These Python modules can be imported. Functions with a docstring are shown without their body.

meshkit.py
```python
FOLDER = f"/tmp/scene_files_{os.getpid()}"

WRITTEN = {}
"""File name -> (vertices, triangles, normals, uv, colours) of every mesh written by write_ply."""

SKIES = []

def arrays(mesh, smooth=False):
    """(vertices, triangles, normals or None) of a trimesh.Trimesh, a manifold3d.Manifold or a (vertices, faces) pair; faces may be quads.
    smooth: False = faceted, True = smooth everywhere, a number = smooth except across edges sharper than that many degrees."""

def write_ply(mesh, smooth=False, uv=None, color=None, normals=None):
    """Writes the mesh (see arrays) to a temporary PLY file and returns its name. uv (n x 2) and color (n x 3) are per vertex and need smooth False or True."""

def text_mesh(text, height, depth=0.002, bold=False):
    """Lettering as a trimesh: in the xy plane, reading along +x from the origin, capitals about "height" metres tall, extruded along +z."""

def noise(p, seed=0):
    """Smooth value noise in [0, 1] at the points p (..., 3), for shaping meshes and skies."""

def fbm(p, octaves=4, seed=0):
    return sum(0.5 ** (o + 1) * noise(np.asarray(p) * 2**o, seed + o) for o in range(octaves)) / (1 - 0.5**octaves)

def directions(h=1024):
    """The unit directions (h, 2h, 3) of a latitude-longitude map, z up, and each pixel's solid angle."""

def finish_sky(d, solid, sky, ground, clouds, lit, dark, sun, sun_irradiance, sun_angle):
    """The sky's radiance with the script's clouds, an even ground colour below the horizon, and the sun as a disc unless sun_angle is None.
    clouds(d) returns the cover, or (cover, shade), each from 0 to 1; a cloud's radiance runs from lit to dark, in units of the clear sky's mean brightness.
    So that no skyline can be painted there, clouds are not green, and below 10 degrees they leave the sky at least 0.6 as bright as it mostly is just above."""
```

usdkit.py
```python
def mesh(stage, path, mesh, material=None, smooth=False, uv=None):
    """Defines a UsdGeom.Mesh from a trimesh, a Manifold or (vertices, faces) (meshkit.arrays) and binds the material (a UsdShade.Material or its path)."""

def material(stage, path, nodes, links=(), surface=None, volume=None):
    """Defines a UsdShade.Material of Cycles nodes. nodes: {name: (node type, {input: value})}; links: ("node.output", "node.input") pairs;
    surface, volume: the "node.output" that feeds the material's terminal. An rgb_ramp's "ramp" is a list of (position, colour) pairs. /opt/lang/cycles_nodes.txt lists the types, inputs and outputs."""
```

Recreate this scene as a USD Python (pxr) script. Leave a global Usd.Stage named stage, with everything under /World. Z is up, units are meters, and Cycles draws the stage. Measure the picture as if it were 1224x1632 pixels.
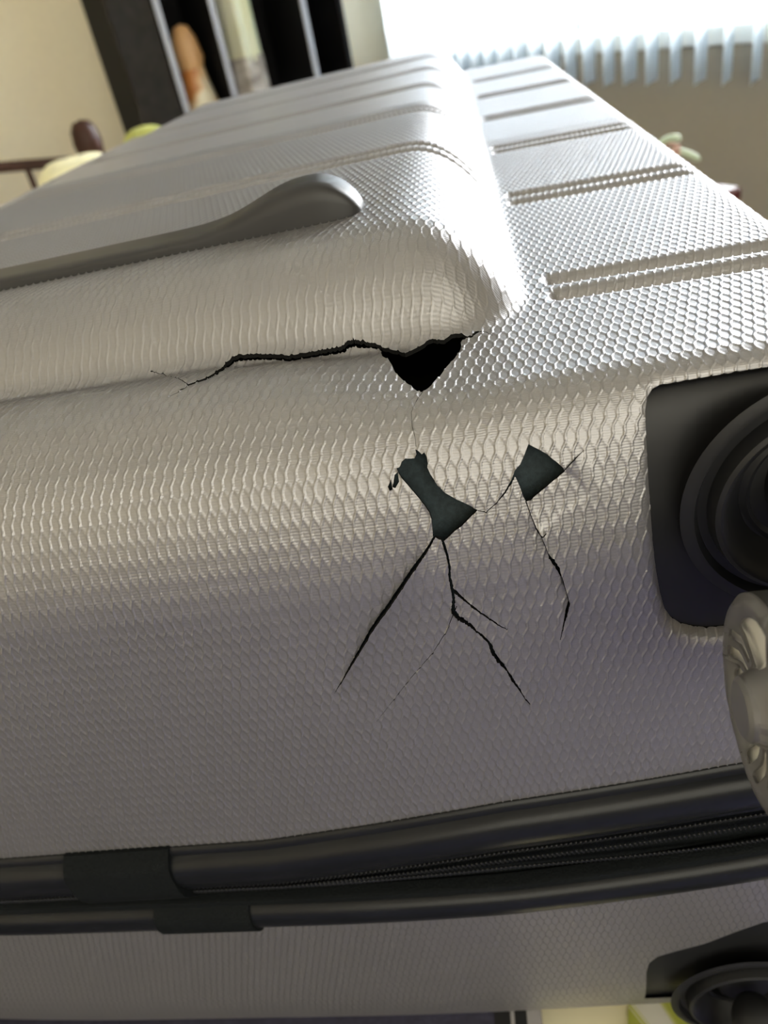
import json, math
import numpy as np
import shapely
import shapely.affinity
import trimesh
from scipy.ndimage import gaussian_filter, map_coordinates
from shapely.geometry import LineString, Point, Polygon, box
from pxr import Gf, Sdf, Usd, UsdGeom, UsdLux, UsdShade, Vt
import usdkit
from meshkit import noise, fbm

stage = Usd.Stage.CreateInMemory()
UsdGeom.Xform.Define(stage, "/World")
rng = np.random.default_rng(7)

# ---------------------------------------------------------------- camera, daylight, exposure
U = 0.00145                                   # metres per suitcase unit
BED = 0.55
ZC = BED + 237.0 * U                          # height of the camera
RC = np.array([[0.98160385, -0.11609283, -0.1515795], [0.06020067, -0.56521739, 0.82274247], [-0.18118987, -0.81673237, -0.5478307]])
EXPOSURE = 0.12
cam = UsdGeom.Camera.Define(stage, "/World/camera")
r_, u_, b_ = RC[:, 0], -RC[:, 1], -RC[:, 2]
cam.AddTransformOp().Set(Gf.Matrix4d(*r_, 0, *u_, 0, *b_, 0, 0, 0, ZC, 1))
cam.CreateFocalLengthAttr(24.0)
cam.CreateHorizontalApertureAttr(24.0 * 1224 / 1230)
cam.CreateFStopAttr(15.0)
cam.CreateFocusDistanceAttr(0.168)
cam.CreateExposureAttr(EXPOSURE)
cam.CreateClippingRangeAttr(Gf.Vec2f(0.01, 100.0))

# the room's own axes: along the window wall (towards the camera), along the wardrobe wall (to the left)
E1, E2 = np.array([0.517, -0.856]), np.array([-0.856, -0.517])
CORNER = np.array([-0.20, 3.47])


def room(s, t, z):
    xy = CORNER + s * E1 + t * E2
    return np.array([xy[0], xy[1], z])


def frame_op(prim, origin, x, y, z):
    UsdGeom.Xformable(prim).AddTransformOp().Set(Gf.Matrix4d(*map(float, x), 0, *map(float, y), 0, *map(float, z), 0, *map(float, origin), 1))


X3, Y3, Z3 = np.array([*E1, 0.0]), np.array([*E2, 0.0]), np.array([0, 0, 1.0])
RW, RD, RH = 5.1, 3.9, 2.5                    # room: along the window wall, across, height
WS0, WS1, WZ0, WZ1 = 0.06, 2.46, ZC - 0.235, 2.0
SKY = (0.96, 0.985, 1.0)
dome = UsdLux.DomeLight.Define(stage, "/World/sky_dome")
dome.CreateColorAttr(Gf.Vec3f(*SKY))
dome.CreateIntensityAttr(4.6)
day = UsdLux.RectLight.Define(stage, "/World/window_daylight")
day.CreateWidthAttr(WS1 - WS0 + 0.4)
day.CreateHeightAttr(WZ1 - WZ0 + 0.4)
day.CreateColorAttr(Gf.Vec3f(1.0, 0.985, 0.96))
day.CreateIntensityAttr(7.6)
frame_op(day.GetPrim(), room((WS0 + WS1) / 2, -0.30, (WZ0 + WZ1) / 2), X3, Z3, -Y3)   # shines along -z of its frame, into the room
# unseen curtained window behind the camera, placed to light the suitcase's near side
W2S0, W2S1, W2Z0, W2Z1 = 0.4, 3.4, 0.75, 2.35
day2 = UsdLux.RectLight.Define(stage, "/World/unseen_rear_light")
day2.CreateWidthAttr(W2S1 - W2S0)
day2.CreateHeightAttr(W2Z1 - W2Z0)
day2.CreateColorAttr(Gf.Vec3f(1.0, 0.945, 0.79))
day2.CreateIntensityAttr(3.0)
frame_op(day2.GetPrim(), room(RW - 0.06, (W2S0 + W2S1) / 2, (W2Z0 + W2Z1) / 2), Y3, Z3, X3)

# ---------------------------------------------------------------- helpers
_used = {}


def numbered(path):
    n = _used.get(path, -1) + 1
    _used[path] = n
    return path if n == 0 else f"{path}_{n:03d}"


def tag(prim, label=None, category=None, group=None, kind=None):
    for k, v in (("label", label), ("category", category), ("group", group), ("kind", kind)):
        if v:
            prim.SetCustomDataByKey(k, v)
    return prim


class Thing:
    def __init__(self, name, origin, label=None, category=None, group=None, kind=None, parent="/World"):
        self.path = numbered(f"{parent}/{name}")
        self.o = np.asarray(origin, float)
        x = UsdGeom.Xform.Define(stage, self.path)
        x.AddTranslateOp().Set(Gf.Vec3d(*map(float, self.o)))
        self.prim = tag(x.GetPrim(), label, category, group, kind)

    def part(self, name, mesh, mat, smooth=30, label=None, kind=None, uv=None, normals=None, parent=None):
        """Adds a mesh, given in world coordinates, as a part (or below a part)."""
        return put(name, mesh, mat, smooth, label=label, kind=kind, uv=uv, normals=normals, parent=parent or self.path, o=self.o)


def put(name, mesh, mat, smooth=30, label=None, category=None, group=None, kind=None, uv=None, normals=None, parent="/World", o=None):
    v, f = (np.asarray(mesh.vertices), np.asarray(mesh.faces)) if hasattr(mesh, "vertices") else (np.asarray(mesh[0], float), np.asarray(mesh[1], int))
    move = None
    if o is None:
        lo, hi = v.min(0), v.max(0)
        o = move = np.array([(lo[0] + hi[0]) / 2, (lo[1] + hi[1]) / 2, lo[2]])
    path = numbered(f"{parent}/{name}")
    m = usdkit.mesh(stage, path, (v - o, f), LOOK[mat], smooth if uv is None and normals is None else False, uv=uv)
    if normals is not None:
        m.CreateNormalsAttr(Vt.Vec3fArray.FromNumpy(np.asarray(normals, np.float32)))
        m.SetNormalsInterpolation("vertex")
    if move is not None:
        m.AddTranslateOp().Set(Gf.Vec3d(*map(float, move)))
    m.CreateDoubleSidedAttr(True)
    tag(m.GetPrim(), label, category, group, kind)
    return path


def join(ms):
    return trimesh.util.concatenate(ms)


def bev_box(sx, sy, sz, b=0.004):
    """A box with chamfered edges, centred."""
    c = []
    h = np.array([sx, sy, sz]) / 2
    b = min(b, h.min() * 0.6)
    for s in np.array(np.meshgrid([-1, 1], [-1, 1], [-1, 1])).reshape(3, -1).T:
        for k in range(3):
            d = h.copy()
            for j in range(3):
                if j != k:
                    d[j] -= b
            c.append(s * d)
    return trimesh.convex.convex_hull(np.array(c))


def placed(m, origin, x=(1, 0, 0), y=(0, 1, 0), z=(0, 0, 1)):
    T = np.eye(4)
    T[:3, 0], T[:3, 1], T[:3, 2], T[:3, 3] = x, y, z, origin
    m = m.copy()
    m.apply_transform(T)
    return m


def rbox(s0, s1, t0, t1, z0, z1, b=0.003):
    """A chamfered box in the room's axes."""
    return placed(bev_box(s1 - s0, t1 - t0, z1 - z0, b), room((s0 + s1) / 2, (t0 + t1) / 2, (z0 + z1) / 2), X3, Y3, Z3)


def lathe(profile, n=48):
    return trimesh.creation.revolve(np.asarray(profile, float), sections=n)


def tube(points, radii, sides=10, caps=True):
    p = np.asarray(points, float)
    t = np.gradient(p, axis=0)
    t /= np.linalg.norm(t, axis=1, keepdims=True)
    a = np.cross(t, np.where(np.abs(t[:, 2:]) < 0.9, [0, 0, 1.0], [1.0, 0, 0]))
    a /= np.linalg.norm(a, axis=1, keepdims=True)
    b = np.cross(t, a)
    an = np.arange(sides) * 2 * np.pi / sides
    v = p[:, None] + np.broadcast_to(radii, (len(p),))[:, None, None] * (np.cos(an)[None, :, None] * a[:, None] + np.sin(an)[None, :, None] * b[:, None])
    return loft(v, caps)


def loft(rings, caps=True, closed=True):
    """Rings (n, k, 3) of points skinned into one mesh."""
    rings = np.asarray(rings, float)
    n, k = rings.shape[:2]
    f = []
    kk = k if closed else k - 1
    i, j = np.meshgrid(np.arange(n - 1), np.arange(kk), indexing="ij")
    q = np.stack([i * k + j, i * k + (j + 1) % k, (i + 1) * k + (j + 1) % k, (i + 1) * k + j], -1).reshape(-1, 4)
    f = np.vstack([q[:, [0, 2, 1]], q[:, [0, 3, 2]]])
    v = rings.reshape(-1, 3)
    if caps and closed:
        c0, c1 = len(v), len(v) + 1
        v = np.vstack([v, rings[0].mean(0), rings[-1].mean(0)])
        j = np.arange(k)
        f = np.vstack([f, np.stack([np.full(k, c0), j, (j + 1) % k], -1), np.stack([np.full(k, c1), (n - 1) * k + (j + 1) % k, (n - 1) * k + j], -1)])
    m = trimesh.Trimesh(v, f, process=False)
    return m


# ---------------------------------------------------------------- materials
LOOK = {}


def mat(name, nodes, links=(), surface="p.BSDF"):
    LOOK[name] = usdkit.material(stage, f"/World/Looks/{name}", nodes, links, surface=surface)


def plain(name, color, rough=0.5, metal=0.0, **more):
    mat(name, {"p": ("principled_bsdf", {"base_color": color, "roughness": rough, "metallic": metal, **more})})


def grained(name, color, rough=0.5, scale=40.0, amount=0.15, bump=0.0005, metal=0.0, **more):
    mat(name, {"g": ("geometry", {}), "n": ("noise_texture", {"scale": scale, "detail": 4.0}),
               "r": ("rgb_ramp", {"ramp": [(0.3, tuple(c * (1 - amount) for c in color)), (0.7, tuple(min(1, c * (1 + amount)) for c in color))]}),
               "b": ("bump", {"distance": bump, "strength": 0.6}),
               "p": ("principled_bsdf", {"roughness": rough, "metallic": metal, **more})},
        [("g.position", "n.vector"), ("n.fac", "r.fac"), ("r.color", "p.base_color"), ("n.fac", "b.height"), ("b.normal", "p.normal")])


HEX_A, HEX_ROW = 1.57, 2.62                   # the embossed cells: width, and rise from row to row, in suitcase units


def shell_material(name, color, metal, rough, ridge, modelled=None):
    """Silver polycarbonate embossed with stretched hexagons; st holds the unfolded plan in suitcase units."""
    s3 = math.sqrt(3.0)
    N = {"uv": ("attribute", {"attribute": "st"}),
         "sc": ("vector_math", {"math_type": "multiply", "vector2": (1 / HEX_A, s3 / 2 / HEX_ROW, 0.0)}),
         "of": ("vector_math", {"math_type": "add", "vector2": (400.0, 400.0 * s3, 0.0)}),
         "ma": ("vector_math", {"math_type": "modulo", "vector2": (1.0, s3, 1.0)}),
         "a": ("vector_math", {"math_type": "subtract", "vector2": (0.5, s3 / 2, 0.0)}),
         "o2": ("vector_math", {"math_type": "add", "vector2": (0.5, s3 / 2, 0.0)}),
         "mb": ("vector_math", {"math_type": "modulo", "vector2": (1.0, s3, 1.0)}),
         "b": ("vector_math", {"math_type": "subtract", "vector2": (0.5, s3 / 2, 0.0)}),
         "mx": ("math", {"math_type": "minimum"}),
         "rr": ("map_range", {"range_type": "smoothstep", "from_min": 0.43, "from_max": 0.494, "to_min": 0.0, "to_max": 0.75, "clamp": True}),
         "fine": ("wave_texture", {"wave_type": "bands", "bands_direction": "y", "profile": "sine", "scale": 0.78, "distortion": 1.2, "detail": 1.0, "detail_scale": 1.0}),
         "grain": ("noise_texture", {"scale": 1.7, "detail": 3.0}),
         "h1": ("math", {"math_type": "multiply_add", "value2": 0.07}),
         "h2": ("math", {"math_type": "multiply_add", "value2": 0.12}),
         "bump": ("bump", {"distance": ridge * U, "strength": 1.0}),
         "p": ("principled_bsdf", {"base_color": color, "metallic": metal, "roughness": rough, "specular_ior_level": 0.6})}
    L = [("uv.vector", "sc.vector1"), ("sc.vector", "of.vector1"), ("of.vector", "ma.vector1"), ("ma.vector", "a.vector1"),
         ("of.vector", "o2.vector1"), ("o2.vector", "mb.vector1"), ("mb.vector", "b.vector1"),
         ("mx.value", "rr.value"), ("uv.vector", "fine.vector"), ("uv.vector", "grain.vector"),
         ("fine.fac", "h1.value1"), ("rr.result", "h1.value3"), ("grain.fac", "h2.value1"), ("h1.value", "h2.value3"),
         ("bump.normal", "p.normal")]
    for c in "ab":                              # the distance to the edge of a hexagon with long slanting sides, about either lattice
        N |= {f"{c}_abs": ("vector_math", {"math_type": "absolute"}), f"{c}_sep": ("separate_xyz", {}), f"{c}_max": ("math", {"math_type": "maximum"}),
              f"{c}_dot": ("vector_math", {"math_type": "dot_product", "vector2": (0.72, (0.5 - 0.18) * 4 / s3, 0.0)})}
        L += [(f"{c}.vector", f"{c}_abs.vector1"), (f"{c}_abs.vector", f"{c}_sep.vector"), (f"{c}_abs.vector", f"{c}_dot.vector1"),
              (f"{c}_sep.x", f"{c}_max.value1"), (f"{c}_dot.value", f"{c}_max.value2")]
        N |= {f"{c}_min": ("math", {"math_type": "minimum"})}
        L += [(f"{c}_sep.x", f"{c}_min.value1"), (f"{c}_dot.value", f"{c}_min.value2")]
    N |= {"lt": ("math", {"math_type": "less_than"}), "vm": ("mix_float", {}), "h3": ("math", {"math_type": "multiply_add", "value2": 1.7}),
          "vr": ("map_range", {"range_type": "smoothstep", "from_min": 0.42, "from_max": 0.495, "to_min": 0.0, "to_max": 1.0, "clamp": True})}
    L += [("a_max.value", "mx.value1"), ("b_max.value", "mx.value2"), ("a_max.value", "lt.value1"), ("b_max.value", "lt.value2"), ("lt.value", "vm.fac"),
          ("b_min.value", "vm.a"), ("a_min.value", "vm.b"), ("vm.result", "vr.value"), ("vr.result", "h3.value1"), ("h2.value", "h3.value3"), ("h3.value", "bump.height")]
    if modelled:                                # no bump of the cells where the mesh has them
        p0, p1, q0, q1 = modelled
        N |= {"us": ("separate_xyz", {}), "m1": ("math", {"math_type": "greater_than", "value2": p0}), "m2": ("math", {"math_type": "less_than", "value2": p1}),
              "m3": ("math", {"math_type": "greater_than", "value2": q0}), "m4": ("math", {"math_type": "less_than", "value2": q1}),
              "m12": ("math", {"math_type": "multiply"}), "m34": ("math", {"math_type": "multiply"}), "m": ("math", {"math_type": "multiply"}), "inv": ("math", {"math_type": "subtract", "value1": 1.0}),
              "r2": ("math", {"math_type": "multiply"}), "v2": ("math", {"math_type": "multiply"})}
        L = [x for x in L if x not in (("rr.result", "h1.value3"), ("vr.result", "h3.value1"))]
        L += [("uv.vector", "us.vector"), ("us.x", "m1.value1"), ("us.x", "m2.value1"), ("us.y", "m3.value1"), ("us.y", "m4.value1"), ("m1.value", "m12.value1"), ("m2.value", "m12.value2"),
              ("m3.value", "m34.value1"), ("m4.value", "m34.value2"), ("m12.value", "m.value1"), ("m34.value", "m.value2"), ("m.value", "inv.value2"),
              ("rr.result", "r2.value1"), ("inv.value", "r2.value2"), ("r2.value", "h1.value3"), ("vr.result", "v2.value1"), ("inv.value", "v2.value2"), ("v2.value", "h3.value1")]
    mat(name, N, L)


shell_material("embossed_shell", (0.285, 0.281, 0.289), 0.70, 0.405, 0.17, (-164.5, 60.5, 5.5, 288.5))
shell_material("silver_shell", (0.285, 0.281, 0.289), 0.70, 0.405, 0.17)
plain("shaded_core", (0.008, 0.008, 0.008), 0.9, specular_ior_level=0.1)  # torn edges near-black: the shade inside the gaps is in the colour
grained("lining", (0.015, 0.026, 0.031), 0.85, 900.0, 0.35, 0.0003)
plain("cavity_shade", (0.004, 0.004, 0.004), 0.95)  # black for the shade in the space behind the big hole
plain("handle_grey", (0.028, 0.028, 0.029), 0.42, specular_ior_level=0.35)
plain("rubber_piping", (0.008, 0.009, 0.011), 0.30, specular_ior_level=0.25)
plain("black_plastic", (0.011, 0.0115, 0.013), 0.42, specular_ior_level=0.3)
grained("black_webbing", (0.005, 0.0065, 0.0075), 0.8, 1500.0, 0.3, 0.0004, specular_ior_level=0.12)
plain("zip_teeth", (0.014, 0.015, 0.017), 0.4, specular_ior_level=0.35)
plain("wheel_silver", (0.17, 0.168, 0.17), 0.38, 0.35)
plain("wheel_glint", (0.92, 0.91, 0.86), 0.35, 0.1)  # near-white: the glints inside the wheel slots are in the colour
plain("tyre", (0.03, 0.03, 0.03), 0.6)
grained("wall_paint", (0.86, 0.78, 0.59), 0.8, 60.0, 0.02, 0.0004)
grained("shaded_wall_paint", (0.38, 0.345, 0.27), 0.8, 60.0, 0.02, 0.0004)  # wall paint darkened for the backlit window wall
plain("ceiling_paint", (0.80, 0.77, 0.68), 0.9)
grained("unseen_carpet", (0.20, 0.17, 0.34), 0.95, 700.0, 0.2, 0.002)  # floor out of view, violet chosen to tint the suitcase's near side
grained("dark_wood", (0.022, 0.018, 0.014), 0.65, 30.0, 0.3, 0.0003, specular_ior_level=0.2)
plain("cabinet_black", (0.006, 0.006, 0.007), 0.7, specular_ior_level=0.15)
plain("stile_grey", (0.40, 0.40, 0.43), 0.45, 0.3)  # pale for window light on the stile edges; also the hanger hook
grained("brown_wood", (0.040, 0.014, 0.008), 0.42, 25.0, 0.3, 0.0003, specular_ior_level=0.3)
plain("frame_white", (0.78, 0.80, 0.76), 0.4)
plain("dark_jamb", (0.02, 0.02, 0.02), 0.5)
mat("pane_glass", {"t": ("transparent_bsdf", {}), "g": ("glossy_bsdf", {"roughness": 0.0}), "f": ("fresnel", {"IOR": 1.45}), "m": ("mix_closure", {})},
    [("f.fac", "m.fac"), ("t.BSDF", "m.closure1"), ("g.BSDF", "m.closure2")], surface="m.closure")
mat("slat", {"d": ("diffuse_bsdf", {"color": (0.80, 0.84, 0.87)}), "t": ("translucent_bsdf", {"color": (0.76, 0.84, 0.90)}), "m": ("mix_closure", {"fac": 0.45})},
    [("d.BSDF", "m.closure1"), ("t.BSDF", "m.closure2")], surface="m.closure")


# ---------------------------------------------------------------- the suitcase's moulded surface, in suitcase units (1.45 mm)
XL, XR, YN, YF, ZT = -208.0, 51.0, 101.0, 544.0, -47.0
RB, RV = 14.0, 28.0                            # how far the rounded edge reaches outward, and downward
ARC = (RB + RV) / 2 * math.pi / 2


def sst(a, b, x):
    t = np.clip((x - a) / (b - a), 0, 1)
    return t * t * (3 - 2 * t)


def face_recede(x):
    return 4.0 * (np.clip(x + 50, 0, 130) / 84.0) ** 2 + 4.0 * (np.clip(-108 - x, 0, 130) / 84.0) ** 2


def base_map(p, q):
    """Plan (p, q), unfolded over the rounded edges, to a point and normal of the plain rounded box."""
    cx, cy = np.clip(p, XL, XR), np.clip(q, YN, YF)
    dx, dy = p - cx, q - cy
    r = np.hypot(dx, dy)
    ux, uy = dx / np.maximum(r, 1e-9), dy / np.maximum(r, 1e-9)
    th = np.clip(r / ARC, 0, 1) * math.pi / 2
    out = RB * np.sin(th)
    z = ZT - RV * (1 - np.cos(th)) - np.maximum(r - ARC, 0)
    x, y = cx + ux * out, cy + uy * out
    near = sst(0.2, 1.2, th) * (q < YN)
    y = y + face_recede(x) * near
    z = z + 3.5 * sst(12, -42, p) * sst(-170, -120, p) * sst(92, 108, q) * sst(300, 140, q)
    sh, sv = np.sin(th) / RB, np.cos(th) / RV
    ln = np.hypot(sh, sv)
    n = np.stack([ux * sh / ln, uy * sh / ln, sv / ln], -1)
    return np.stack([x, y, z], -1), n


G0, G1, GS = (-230.0, 70.0), (90.0, 570.0), 0.5
_gp, _gq = np.arange(G0[0], G0[1], GS), np.arange(G1[0], G1[1], GS)


def relief_grid():
    P, Q = np.meshgrid(_gp, _gq, indexing="ij")
    # the raised centre panel: a rounded rectangle with a steep, rounded rim
    x0, x1, y0, y1, rc = -165.0, 7.0, 117.0, 540.0, 16.0
    ax, ay = np.abs(P - (x0 + x1) / 2) - ((x1 - x0) / 2 - rc), np.abs(Q - (y0 + y1) / 2) - ((y1 - y0) / 2 - rc)
    d = rc - (np.hypot(np.maximum(ax, 0), np.maximum(ay, 0)) + np.minimum(np.maximum(ax, ay), 0))
    t = np.clip(d / (17.0 + 4.0 * sst(-25, -5, P) * sst(125, 145, Q)), 0, 1)
    f = 1 - (1 - t) ** 2.5
    crown = -31.0 - 3.2 * np.clip((-15 - P) / 110.0, 0, 1.3) ** 1.0 - 0.6 * np.clip((P + 8) / 12, 0, 1)
    zb = ZT + 3.5 * sst(12, -42, P) * sst(-170, -120, P) * sst(300, 140, Q)
    H = gaussian_filter(f * (crown - zb), 2.6)
    # the fold along the foot of the rim, deepest on the left of the big hole
    H -= 1.5 * np.exp(-((Q - 116.0) / 4.0) ** 2) * sst(4, -22, P) * sst(-172, -150, P)
    # pairs of grooves across the panel
    g = np.zeros_like(P)
    for k in range(6):
        for j in range(2):
            yc = 138.2 + 67.9 * k - 8.0 * j + 0.6
            prof = np.where(np.abs(Q - yc) < 2.9, 0.5 + 0.5 * np.cos(np.pi * np.clip((Q - yc) / 2.9, -1, 1)), 0)
            right = sst(9.5 if k else 11.5, 12 if k else 14, P) * sst(60, 46, P)
            left = sst(-217, -212, P) * sst(-167, -170, P)
            mid = sst(-163, -160, P) * sst(5.0, 2.0, P) if k else 0
            g += prof ** 0.8 * (right + left + mid)
    return H - 2.9 * gaussian_filter(g, 0.8)


RELIEF = relief_grid()


def relief(p, q):
    return map_coordinates(RELIEF, [(p - G0[0]) / GS, (q - G1[0]) / GS], order=1, mode="nearest")


def seg_dist(pts, line):
    """Distance to a polyline, signed (left of its direction is positive), and the place along it from 0 to 1."""
    line = np.asarray(line, float)
    best, sign, along = np.full(len(pts), 1e9), np.ones(len(pts)), np.zeros(len(pts))
    for i in range(len(line) - 1):
        a, e = line[i], line[i + 1] - line[i]
        w = pts - a
        t = np.clip((w @ e) / (e @ e), 0, 1)
        d = np.hypot(*(w - t[:, None] * e).T)
        up = d < best
        best[up], sign[up], along[up] = d[up], np.sign(e[0] * w[:, 1] - e[1] * w[:, 0])[up], (i + t[up]) / (len(line) - 1)
    return best, sign, along


# ---------------------------------------------------------------- the suitcase
def W(P):
    return np.asarray(P, float) * U + np.array([0, 0, ZC])


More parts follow.
